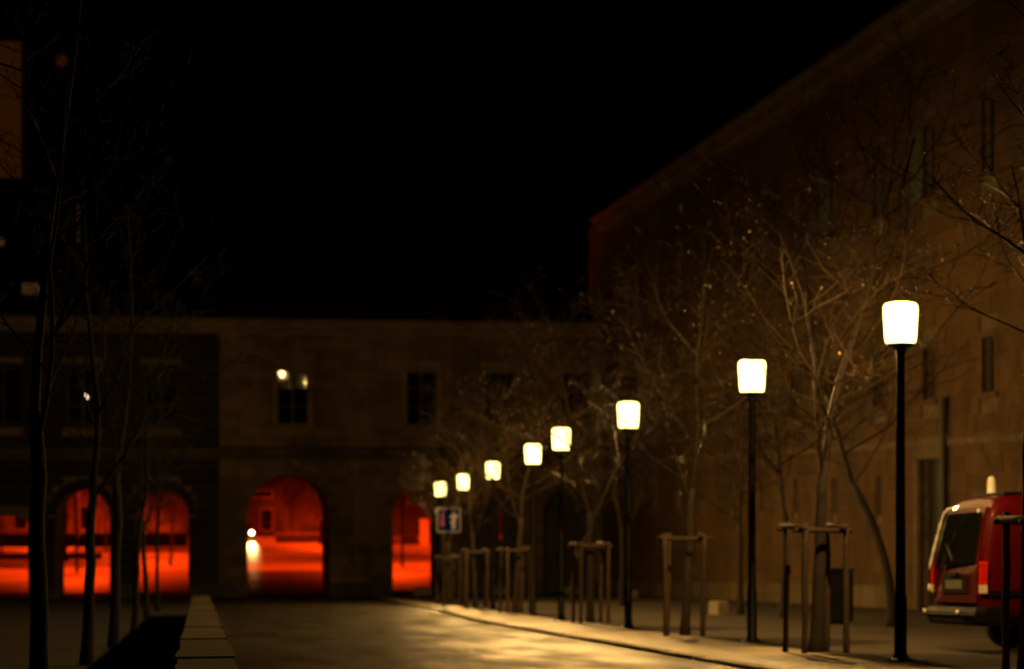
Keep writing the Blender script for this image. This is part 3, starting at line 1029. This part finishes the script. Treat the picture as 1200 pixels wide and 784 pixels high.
def loft(mb, stations):
    """stations: (x offset function of z, outline)"""
    rings = []
    for fx, half in stations:
        full = half + [(-y_, z_) for y_, z_ in reversed(half[1:-1])]
        s = len(mb.v)
        mb.v += [(fx(z_), y_, z_) for y_, z_ in full]
        rings.append((s, len(full)))
    for (a, n), (b, _) in zip(rings, rings[1:]):
        for k in range(n):
            mb.f.append((a + k, a + (k + 1) % n, b + (k + 1) % n, b + k)); mb.mi.append(0)
    for (s, n), rev in ((rings[0], True), (rings[-1], False)):
        idx = list(range(s, s + n)); mb.f.append(tuple(reversed(idx) if rev else idx)); mb.mi.append(0)


def wheel(parent, x, y_, r, w, side):
    mb = MB()
    prof = [(r * .62, -w / 2), (r * .92, -w / 2), (r, -w * .3), (r, w * .3), (r * .92, w / 2), (r * .62, w / 2)]
    mb.tube([(x, y_ + t, r) for rr_, t in prof], [rr_ for rr_, t in prof], 24)
    t = mb.build('wheel', M['rubber'], parent, False)
    mb = MB()
    sgn = side
    prof = [(r * .60, sgn * (w / 2 - .05)), (r * .60, sgn * (w / 2 + .004)), (r * .5, sgn * (w / 2 + .006)), (r * .42, sgn * (w / 2 - .03)), (r * .18, sgn * (w / 2 - .02)), (r * .14, sgn * (w / 2 + .01))]
    mb.tube([(x, y_ + t_, r) for rr_, t_ in prof], [rr_ for rr_, t_ in prof], 20)
    mb.build('rim', M['rim'], t)


# red van: local +x is forward, origin at the middle of its rear, on the ground
van = thing('van', 'red panel van parked sideways at the right edge, its rear towards the street', 'van', (9.78, 25.55, g(25.55)))
van.scale = (1.03, 1.03, 1.04)
van.rotation_euler = (-math.atan(SLOPE), 0, R(1.0))
HW = .86
rk = lambda z: max(0, z - 1.02) * .20 + max(0, z - 1.78) * .9
mb = MB()
st = []
for dx, ins, zb, zt in ((0.0, .10, .44, 1.90), (0.025, .045, .40, 1.935), (.08, .012, .37, 1.955), (.2, 0, .35, 1.965), (.6, 0, .33, 1.98), (1.6, 0, .33, 1.985), (2.8, 0, .33, 1.975), (3.25, 0, .33, 1.95)):
    st.append(((lambda z, dx=dx: dx + rk(z) * max(0, 1 - dx / .9)), section(HW - ins, zb, zt, 1.02, .13, .05)))
st.append(((lambda z: 3.75 - max(0, z - 1.0) * .55), section(HW - .01, .33, 1.86, 1.0, .15, .05)))
st.append(((lambda z: 4.25 - max(0, z - .95) * .9), section(HW - .04, .33, 1.45, .98, .10, .05)))
st.append(((lambda z: 4.72 - max(0, z - .7) * .9), section(HW - .10, .36, 1.02, .8, .06, .05)))
st.append(((lambda z: 4.80 - max(0, z - .7) * .6), section(HW - .2, .42, .92, .75, .06, .05)))
loft(mb, st)
body = mb.build('body', M['red'], van, True)
bv = body.modifiers.new('soft', 'SUBSURF'); bv.levels = 2; bv.render_levels = 2


def rear_patch(name, m, pts, out=.012, parent=van, thick=.02):
    """flat part lying on the raked rear: pts are (y, z)"""
    mb = MB()
    a = [(rk(z) - out, y_, z) for y_, z in pts]; b = [(rk(z) - out + thick + .03, y_, z) for y_, z in pts]
    n = len(pts)
    mb.face(a); mb.face(list(reversed(b)))
    for i in range(n):
        j = (i + 1) % n
        mb.face([a[i], a[j], b[j], b[i]])
    return mb.build(name, m, parent)


tg = rear_patch('tailgate', M['red'], [(-.70, .62), (.70, .62), (.71, 1.05), (.615, 1.80), (-.615, 1.80), (-.71, 1.05)], .018)
rear_patch('rear_window', M['dark_glass'], [(-.64, 1.10), (.64, 1.10), (.59, 1.66), (.53, 1.74), (-.53, 1.74), (-.59, 1.66)], .03, tg)
rear_patch('plate_recess', M['trim'], [(-.40, .74), (.40, .74), (.40, .98), (-.40, .98)], .028, tg)
rear_patch('licence_plate', M['plate'], [(-.26, .79), (.26, .79), (.26, .90), (-.26, .90)], .036, tg)
rear_patch('handle', M['trim'], [(-.14, .95), (.14, .95), (.14, .99), (-.14, .99)], .055, tg)
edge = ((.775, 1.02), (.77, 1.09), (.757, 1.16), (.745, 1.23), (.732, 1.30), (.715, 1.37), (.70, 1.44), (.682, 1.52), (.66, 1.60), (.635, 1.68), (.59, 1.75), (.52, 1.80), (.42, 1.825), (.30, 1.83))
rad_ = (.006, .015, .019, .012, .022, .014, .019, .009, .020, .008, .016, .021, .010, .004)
mb = MB(); mb.tube([(rk(z_) - .055, y_, z_) for y_, z_ in edge], rad_, 8); mb.build('edge_glint', M['bright'], tg, True)  # pale tube of uneven width imitates lamp highlights along the rear edge
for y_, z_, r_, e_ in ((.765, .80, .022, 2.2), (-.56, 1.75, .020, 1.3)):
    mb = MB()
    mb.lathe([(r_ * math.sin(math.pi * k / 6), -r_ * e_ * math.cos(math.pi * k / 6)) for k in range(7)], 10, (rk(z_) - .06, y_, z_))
    mb.build('glint_bead', M['bright'], tg, True)  # pale bead shaped as a painted highlight
# rear wiper
mb = MB(); mb.tube([(rk(1.14) - .045, .05, 1.14), (rk(1.5) - .05, .42, 1.36)], [.012, .008], 6); mb.build('wiper', M['trim'], tg)
for s in (-1, 1):
    mb = MB()
    ys = [s * .79, s * .815, s * .845, s * .868]
    xs = [-.014, .0, .02, .06]
    for (za, zb, mt) in ((.74, .84, 1), (.84, 1.08, 0), (1.08, 1.12, 0)):
        mb.cur = mt
        for k in range(3):
            mb.face([(xs[k], ys[k], za), (xs[k + 1], ys[k + 1], za), (xs[k + 1] + rk(zb), ys[k + 1], zb), (xs[k] + rk(zb), ys[k], zb)])
    mb.cur = 0
    o = mb.build('tail_light', [M['tail'], M['clear']], van)
    sd = o.modifiers.new('depth', 'SOLIDIFY'); sd.thickness = .03; sd.offset = 0
# bumper with a bright top
mb = MB()
prof = [(-.02, .34), (-.075, .38), (-.085, .50), (-.06, .56), (.03, .57), (.03, .34)]
ysec = [(-.89, .30), (-.88, .10), (-.80, .0), (-.4, -.02), (.4, -.02), (.80, .0), (.88, .10), (.89, .30)]
rg = []
for (yy, xo) in ysec:
    s = len(mb.v); mb.v += [(px_ + xo, yy, pz) for px_, pz in prof]; rg.append(s)
for a, b in zip(rg, rg[1:]):
    for k in range(6):
        mb.f.append((a + k, a + (k + 1) % 6, b + (k + 1) % 6, b + k)); mb.mi.append(0)
bmp = mb.build('rear_bumper', M['trim'], van)
mb = MB(); mb.tube([(-.088, -.9, .47), (-.105, -.84, .47), (-.105, .84, .47), (-.088, .9, .47)], [.012] * 4, 8); mb.build('bright_strip', M['trim'], bmp, True)
for y_ in (-.30, .82):
    mb = MB(); mb.lathe([(.028 * math.sin(math.pi * k / 6), -.03 * math.cos(math.pi * k / 6)) for k in range(7)], 10, (-.105, y_, .50)); mb.build('bumper_glint', M['bright'], bmp, True)  # pale beads stand in for glints on the bumper
# side details, both sides
for s in (-1, 1):
    def side(name, m, pts, out=.004, parent=van, s=s):
        mb = MB()
        def yy(z): return s * ((HW * (1 - .13 * max(0, z - 1.02) / .82 * .92)) + out)
        a = [(x, yy(z), z) for x, z in pts]; b = [(x, yy(z) - s * .05, z) for x, z in pts]
        mb.face(a); mb.face(list(reversed(b)))
        for i in range(len(pts)):
            j = (i + 1) % len(pts)
            mb.face([a[i], a[j], b[j], b[i]])
        return mb.build(name, m, parent)
    side('side_window', M['dark_glass'], [(.52, 1.16), (1.45, 1.16), (1.45, 1.66), (.62, 1.66), (.55, 1.58)], .012)
    side('side_window', M['dark_glass'], [(1.60, 1.16), (2.55, 1.16), (2.55, 1.66), (1.60, 1.66)], .012)
    side('side_window', M['dark_glass'], [(2.72, 1.14), (3.75, 1.14), (3.42, 1.62), (2.72, 1.66)], .012)
    side('rub_strip', M['trim'], [(.10, .70), (.72, .70), (.72, .77), (.10, .77)], .014)
    side('rub_strip', M['trim'], [(1.55, .70), (3.6, .70), (3.6, .77), (1.55, .77)], .014)
    side('door_seam', M['trim'], [(1.515, .45), (1.53, .45), (1.53, 1.75), (1.515, 1.75)], .004)
    side('door_seam', M['trim'], [(2.62, .45), (2.635, .45), (2.635, 1.75), (2.62, 1.75)], .004)
    for wx in (1.05, 3.85):
        side('wheel_arch', M['trim'], [(wx + .40 * math.cos(k * math.pi / 12), .34 + .40 * math.sin(k * math.pi / 12)) for k in range(13)], .010)
        wheel(van, wx, s * .78, .32, .21, s)
mb = MB(); mb.lathe([(.05, 0), (.062, .04), (.056, .05), (.052, .18), (.04, .23), (.015, .25)], 14, (.62, .28, 1.97)); mb.build('roof_beacon', M['pale'], van, True)
mb = MB(); mb.box(.45, .85, -.5, .5, 1.965, 1.99); mb.build('roof_bar', M['trim'], van)

# far car coming through the main arch
CY = 212.0
car = thing('oncoming_car', 'far oncoming car with bright headlights behind the left side of the main arch', 'car', (4.75, CY, FAR_Z - .044))
mb = MB()
st = []
for (x_, w_, zb, zt, ws) in ((0, .62, .40, .62, .55), (.12, .78, .28, .74, .6), (.7, .86, .24, .92, .75), (1.25, .88, .22, 1.02, .85), (2.0, .88, .22, 1.44, .9), (3.1, .88, .22, 1.46, .9), (3.9, .86, .24, 1.12, .9), (4.1, .72, .38, .95, .8)):
    st.append(((lambda z, x_=x_: x_), section(w_, zb, zt, ws, .18 if zt > 1.2 else .06, .03)))
loft(mb, st)
cb = mb.build('body', M['car_paint'], car, True)
cb.rotation_euler = (0, 0, R(90))
sb = cb.modifiers.new('soft', 'SUBSURF'); sb.levels = 1; sb.render_levels = 1
mb = MB(); mb.face([(-.62, 1.18, .98), (.62, 1.18, .98), (.55, 1.98, 1.44), (-.55, 1.98, 1.44)])
ws_ = mb.build('windscreen', M['dark_glass'], car); ws_.location = (0, -.05, .03)
for s in (-1, 1):
    mb = MB(); mb.tube([(s * .60, -.01, .66), (s * .60, .14, .66)], [.21, .21], 16)
    h = mb.build('headlight', M['headlight'], car)
    ld = bpy.data.lights.new('headlight_beam', 'SPOT')
    ld.energy = 100000; ld.color = (1, .60, .16); ld.spot_size = R(2.6); ld.spot_blend = .8; ld.shadow_soft_size = .08
    lo = bpy.data.objects.new('headlight_beam', ld); COL.objects.link(lo); lo.parent = h
    lo.location = (s * .60, -.06, .66); lo.rotation_euler = (R(90 - 1.65), 0, R(180 - 1.35))
    for yy in (.85, 3.2):
        mb = MB(); mb.tube([(s * .70, yy, .31), (s * .90, yy, .31)], [.31, .31], 16); mb.build('wheel', M['rubber'], car)

# ---------------------------------------------------------------- the sodium lit square beyond the gatehouse
def sodium_lamp(x, y_, h=8.5, label=''):
    t = thing('sodium_lamp', label, 'street lamp', (x, y_, FAR_Z - .044), group='tall sodium lamps beyond the gatehouse')
    mb = MB(); mb.lathe([(.09, 0), (.08, 1), (.05, h)], 10); mb.build('pole', M['iron'], t)
    mb = MB(); mb.tube([(0, 0, h), (0, .8, h + .2)], [.05, .04], 8); mb.build('arm', M['iron'], t)
    mb = MB(); mb.box(-.14, .14, .6, 1.3, h + .16, h + .3); hd = mb.build('lamp_head', M['iron'], t)
    mb = MB(); mb.box(-.11, .11, .68, 1.22, h + .10, h + .158); mb.build('lens', M['sodium'], hd)
    ld = bpy.data.lights.new('sodium_bulb', 'SPOT'); ld.spot_size = R(158); ld.spot_blend = .45; ld.energy = SODIUM_POWER; ld.color = SODIUM_COLOR; ld.shadow_soft_size = .2
    lo = bpy.data.objects.new('sodium_bulb', ld); COL.objects.link(lo); lo.parent = t; lo.location = (0, .95, h - .05)


for (x, y_, lab) in ((-7.4, 128, 'tall sodium street lamp behind the pier between the two leftmost arches'),
                     (-3.2, 158, 'tall sodium street lamp farther out behind the left arches'),
                     (13.2, 134, 'tall sodium street lamp behind the pier right of the red arch by the sign'),
                     (24.5, 172, 'tall sodium street lamp far out behind the right arches'),
                     (-24.0, 206, 'tall sodium street lamp at the far left end of the square'),
                     (-14.0, 190, 'tall sodium street lamp far out behind the leftmost arch'),
                     (14.5, 214, 'added unseen sodium lamp lighting the pale far house behind the main arch'),  # this and the next two are added to brighten the house fronts
                     (27.0, 212, 'added unseen sodium lamp lighting the far house with the tall dark window'),
                     (-12.5, 212, 'added unseen sodium lamp lighting the long far house on the left'),
                     (11.5, 190, 'tall sodium street lamp behind the main arch near the far houses')):
    sodium_lamp(x, y_, 8.5, lab)


def far_house(name, label, x0, x1, y0, depth, h, m, wins, roof=3.0):
    t = thing(name, label, 'house', ((x0 + x1) / 2, y0, FAR_Z - .044))
    w = (x1 - x0) / 2
    mb = MB(); mb.box(-w, w, 0, depth, 0, h); mb.build('wall', m, t)
    mb = MB(); mb.prism([(-.4, h), (depth + .4, h), (depth / 2, h + roof)], 'x', -w - .2, w + .2); mb.build('roof', M['roof'], t)
    for (cx, zb, ww, hh) in wins:
        f = MB(); f.box(-ww / 2 - .12, ww / 2 + .12, -.08, .0, zb - .12, zb + hh + .12)
        o = f.build('window', M['stone_trim'], t); o.location = (cx - (x0 + x1) / 2, 0, 0)
        piece('pane', M['glass'], o, -ww / 2, ww / 2, -.10, -.085, zb, zb + hh)
    return t


far_house('far_house', 'pale plastered house seen red through the upper right of the main arch', 9.4, 19, 232, 10, 13, M['far_wall'],
          [(11.3, 6.2, 1.0, 1.7), (14.4, 6.2, 1.0, 1.7), (17.2, 6.2, 1.0, 1.7)])
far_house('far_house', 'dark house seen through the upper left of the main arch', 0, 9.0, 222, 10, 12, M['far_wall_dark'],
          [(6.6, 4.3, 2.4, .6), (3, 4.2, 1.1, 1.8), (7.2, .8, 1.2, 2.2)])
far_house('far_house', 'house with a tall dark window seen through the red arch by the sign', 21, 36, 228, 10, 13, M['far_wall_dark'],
          [(24.1, 3.6, 2.0, 2.9), (28.5, 3.6, 1.6, 2.6), (32.5, 3.6, 1.6, 2.6)])
far_house('far_house', 'long plastered house seen red through the leftmost arches', -40, -0.6, 226, 10, 13, M['far_wall'],
          [(cx, 4.6, 1.2, 1.9) for cx in (-28, -24.5, -21, -17.5, -14, -10.5)] + [(cx, .9, 1.3, 2.3) for cx in (-26, -19, -12)])
# garden walls and pillar on the square
def low_wall(label, x0, x1, y0, h, m):
    t = thing('garden_wall', label, 'wall', ((x0 + x1) / 2, y0, FAR_Z - .044))
    w = (x1 - x0) / 2
    mb = MB(); mb.box(-w, w, 0, .35, -.1, h); mb.build('wall_body', m, t)
    mb = MB(); mb.box(-w - .05, w + .05, -.06, .41, h, h + .12); mb.build('coping', M['stone_trim'], t)


low_wall('low far wall across the square seen through the red arch by the sign', 16.5, 40, 189, .75, M['far_wall'])
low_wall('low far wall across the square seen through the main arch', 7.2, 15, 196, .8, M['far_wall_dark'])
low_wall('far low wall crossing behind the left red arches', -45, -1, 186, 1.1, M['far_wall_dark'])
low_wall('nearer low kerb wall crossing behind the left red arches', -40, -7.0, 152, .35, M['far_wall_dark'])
t = thing('stone_pillar', 'bright orange lit square stone pillar seen through the arch by the sign', 'pillar', (20.35, 186, FAR_Z - .044))
mb = MB(); mb.box(-.36, .36, -.36, .36, 0, 2.25); mb.build('shaft', M['pillar_paint'], t)
mb = MB(); mb.box(-.43, .43, -.43, .43, 2.25, 2.40); mb.build('cap', M['pillar_paint'], t)
for (x, y_, lab) in ((11.2, 190, 'dark bollard at the right side of the main arch'), (12.1, 191, 'dark bollard beside another at the right side of the main arch')):
    mb = MB(); mb.lathe([(.18, 0), (.17, .1), (.14, .15), (.13, 1.9), (.17, 2.0), (.15, 2.2), (.03, 2.3)], 12)
    o = mb.build('bollard', M['iron'], None, True); o.location = (x, y_, FAR_Z - .044); tag(o, lab, 'bollard', 'bollards beyond the main arch')
GF = 'bare trees on the square beyond the gatehouse'
for (x, y_, k, s, lab) in ((-10.3, 158, 1, 1.0, 'small tree beyond the gatehouse seen in the second red arch from the left'),
                           (-7.5, 170, 3, 1.1, 'thin far tree at the right side of the second red arch from the left'),
                           (-1.9, 140, 0, 1.15, 'tree beyond the gatehouse in the red arch beside the low wall'),
                           (-15.8, 170, 1, 1.1, 'far tree in the leftmost cut off red arch'),
                           (9.2, 205, 3, 1.3, 'bare tree before the far houses behind the main arch'),
                           (12.6, 207, 0, 1.25, 'bare tree in front of the pale far house at the right of the main arch'),
                           (-9.4, 196, 0, 1.2, 'far bare tree in the middle of the second red arch from the left'),
                           (-4.6, 200, 1, 1.2, 'farthest bare tree in the left half of the red arch beside the low wall')):
    o = dup(protos[k]); o.location = (x, y_, FAR_Z - .044); o.rotation_euler = (0, 0, x); o.scale = (s, s, s); o['label'] = lab; o['group'] = GF

# ---------------------------------------------------------------- dark tower block behind the left end
tw = thing('tower_block', 'unlit tower block at far left whose few windows glow dimly', 'building', (-18, 132, FAR_Z - .044))
mb = MB(); mb.box(-14, 9.0, 0, 16, 7, 44); mb.build('wall', M['tower'], tw)
for px_ in (-13.4, -3.2, 8.4):
    for py_ in (.6, 15.4):
        mb = MB(); mb.lathe([(.5, 0), (.42, .3), (.42, 6.6), (.55, 7.0)], 12, (px_, py_, 0)); mb.build('pillar', M['tower'], tw, True)


def tower_window(px, zc, w, h, m, label=None, mull=True):
    f = MB(); t_ = .12
    x0 = px - (-18)
    f.box(x0 - w / 2 - t_, x0 + w / 2 + t_, -.10, 0, zc - h / 2 - t_, zc - h / 2); f.box(x0 - w / 2 - t_, x0 + w / 2 + t_, -.10, 0, zc + h / 2, zc + h / 2 + t_)
    f.box(x0 - w / 2 - t_, x0 - w / 2, -.10, 0, zc - h / 2, zc + h / 2); f.box(x0 + w / 2, x0 + w / 2 + t_, -.10, 0, zc - h / 2, zc + h / 2)
    o = f.build('window', M['tower'], tw)
    piece('pane', m, o, x0 - w / 2, x0 + w / 2, -.04, -.02, zc - h / 2, zc + h / 2)
    if label: o['label'] = label


def pix(px, py, Y=132.0):
    th = R(8.69); c, s = math.cos(th), math.sin(th); t = (px - 600) / 2400
    k = Y / (c - t * s)
    return k * (t * c + s), 1.08 + k * (575 - py) / 2400 - (FAR_Z - .044)


for (a, b, c_, d, mm, lab) in ((-22, 49, 25, 208, 'lit_curtain', 'tall dim orange curtained window'), (26, 332, 50, 345, 'lit_small', 'small pale lit window'),
                               (-8, 279, 5, 288, 'lit_small', 'tiny lit window at the edge')):
    X0, Z0 = pix(a, d); X1, Z1 = pix(c_, b)
    tower_window((X0 + X1) / 2, (Z0 + Z1) / 2, X1 - X0, Z1 - Z0, M[mm], lab)
X, Z = pix(72, 71)
mb = MB(); mb.prism([(X + 18 + .38 * math.cos(k * math.pi / 10), Z + .38 * math.sin(k * math.pi / 10)) for k in range(20)], 'y', -.06, -.02)
mb.build('round_window', M['lit_curtain'], tw)['label'] = 'small round dimly lit window'
X, Z0 = pix(92, 285); _, Z1 = pix(92, 240)
mb = MB(); mb.tube([(X + 18, -.1, 2), (X + 18, -.1, 42)], [.05, .05], 8); mb.build('downpipe', M['zinc'], tw)
mb = MB(); mb.box(X + 18 - .04, X + 18 + .04, -.18, -.15, Z0, Z1); mb.build('pipe_glint', M['lit_small'], tw)  # glowing strip on the downpipe, a painted reflection
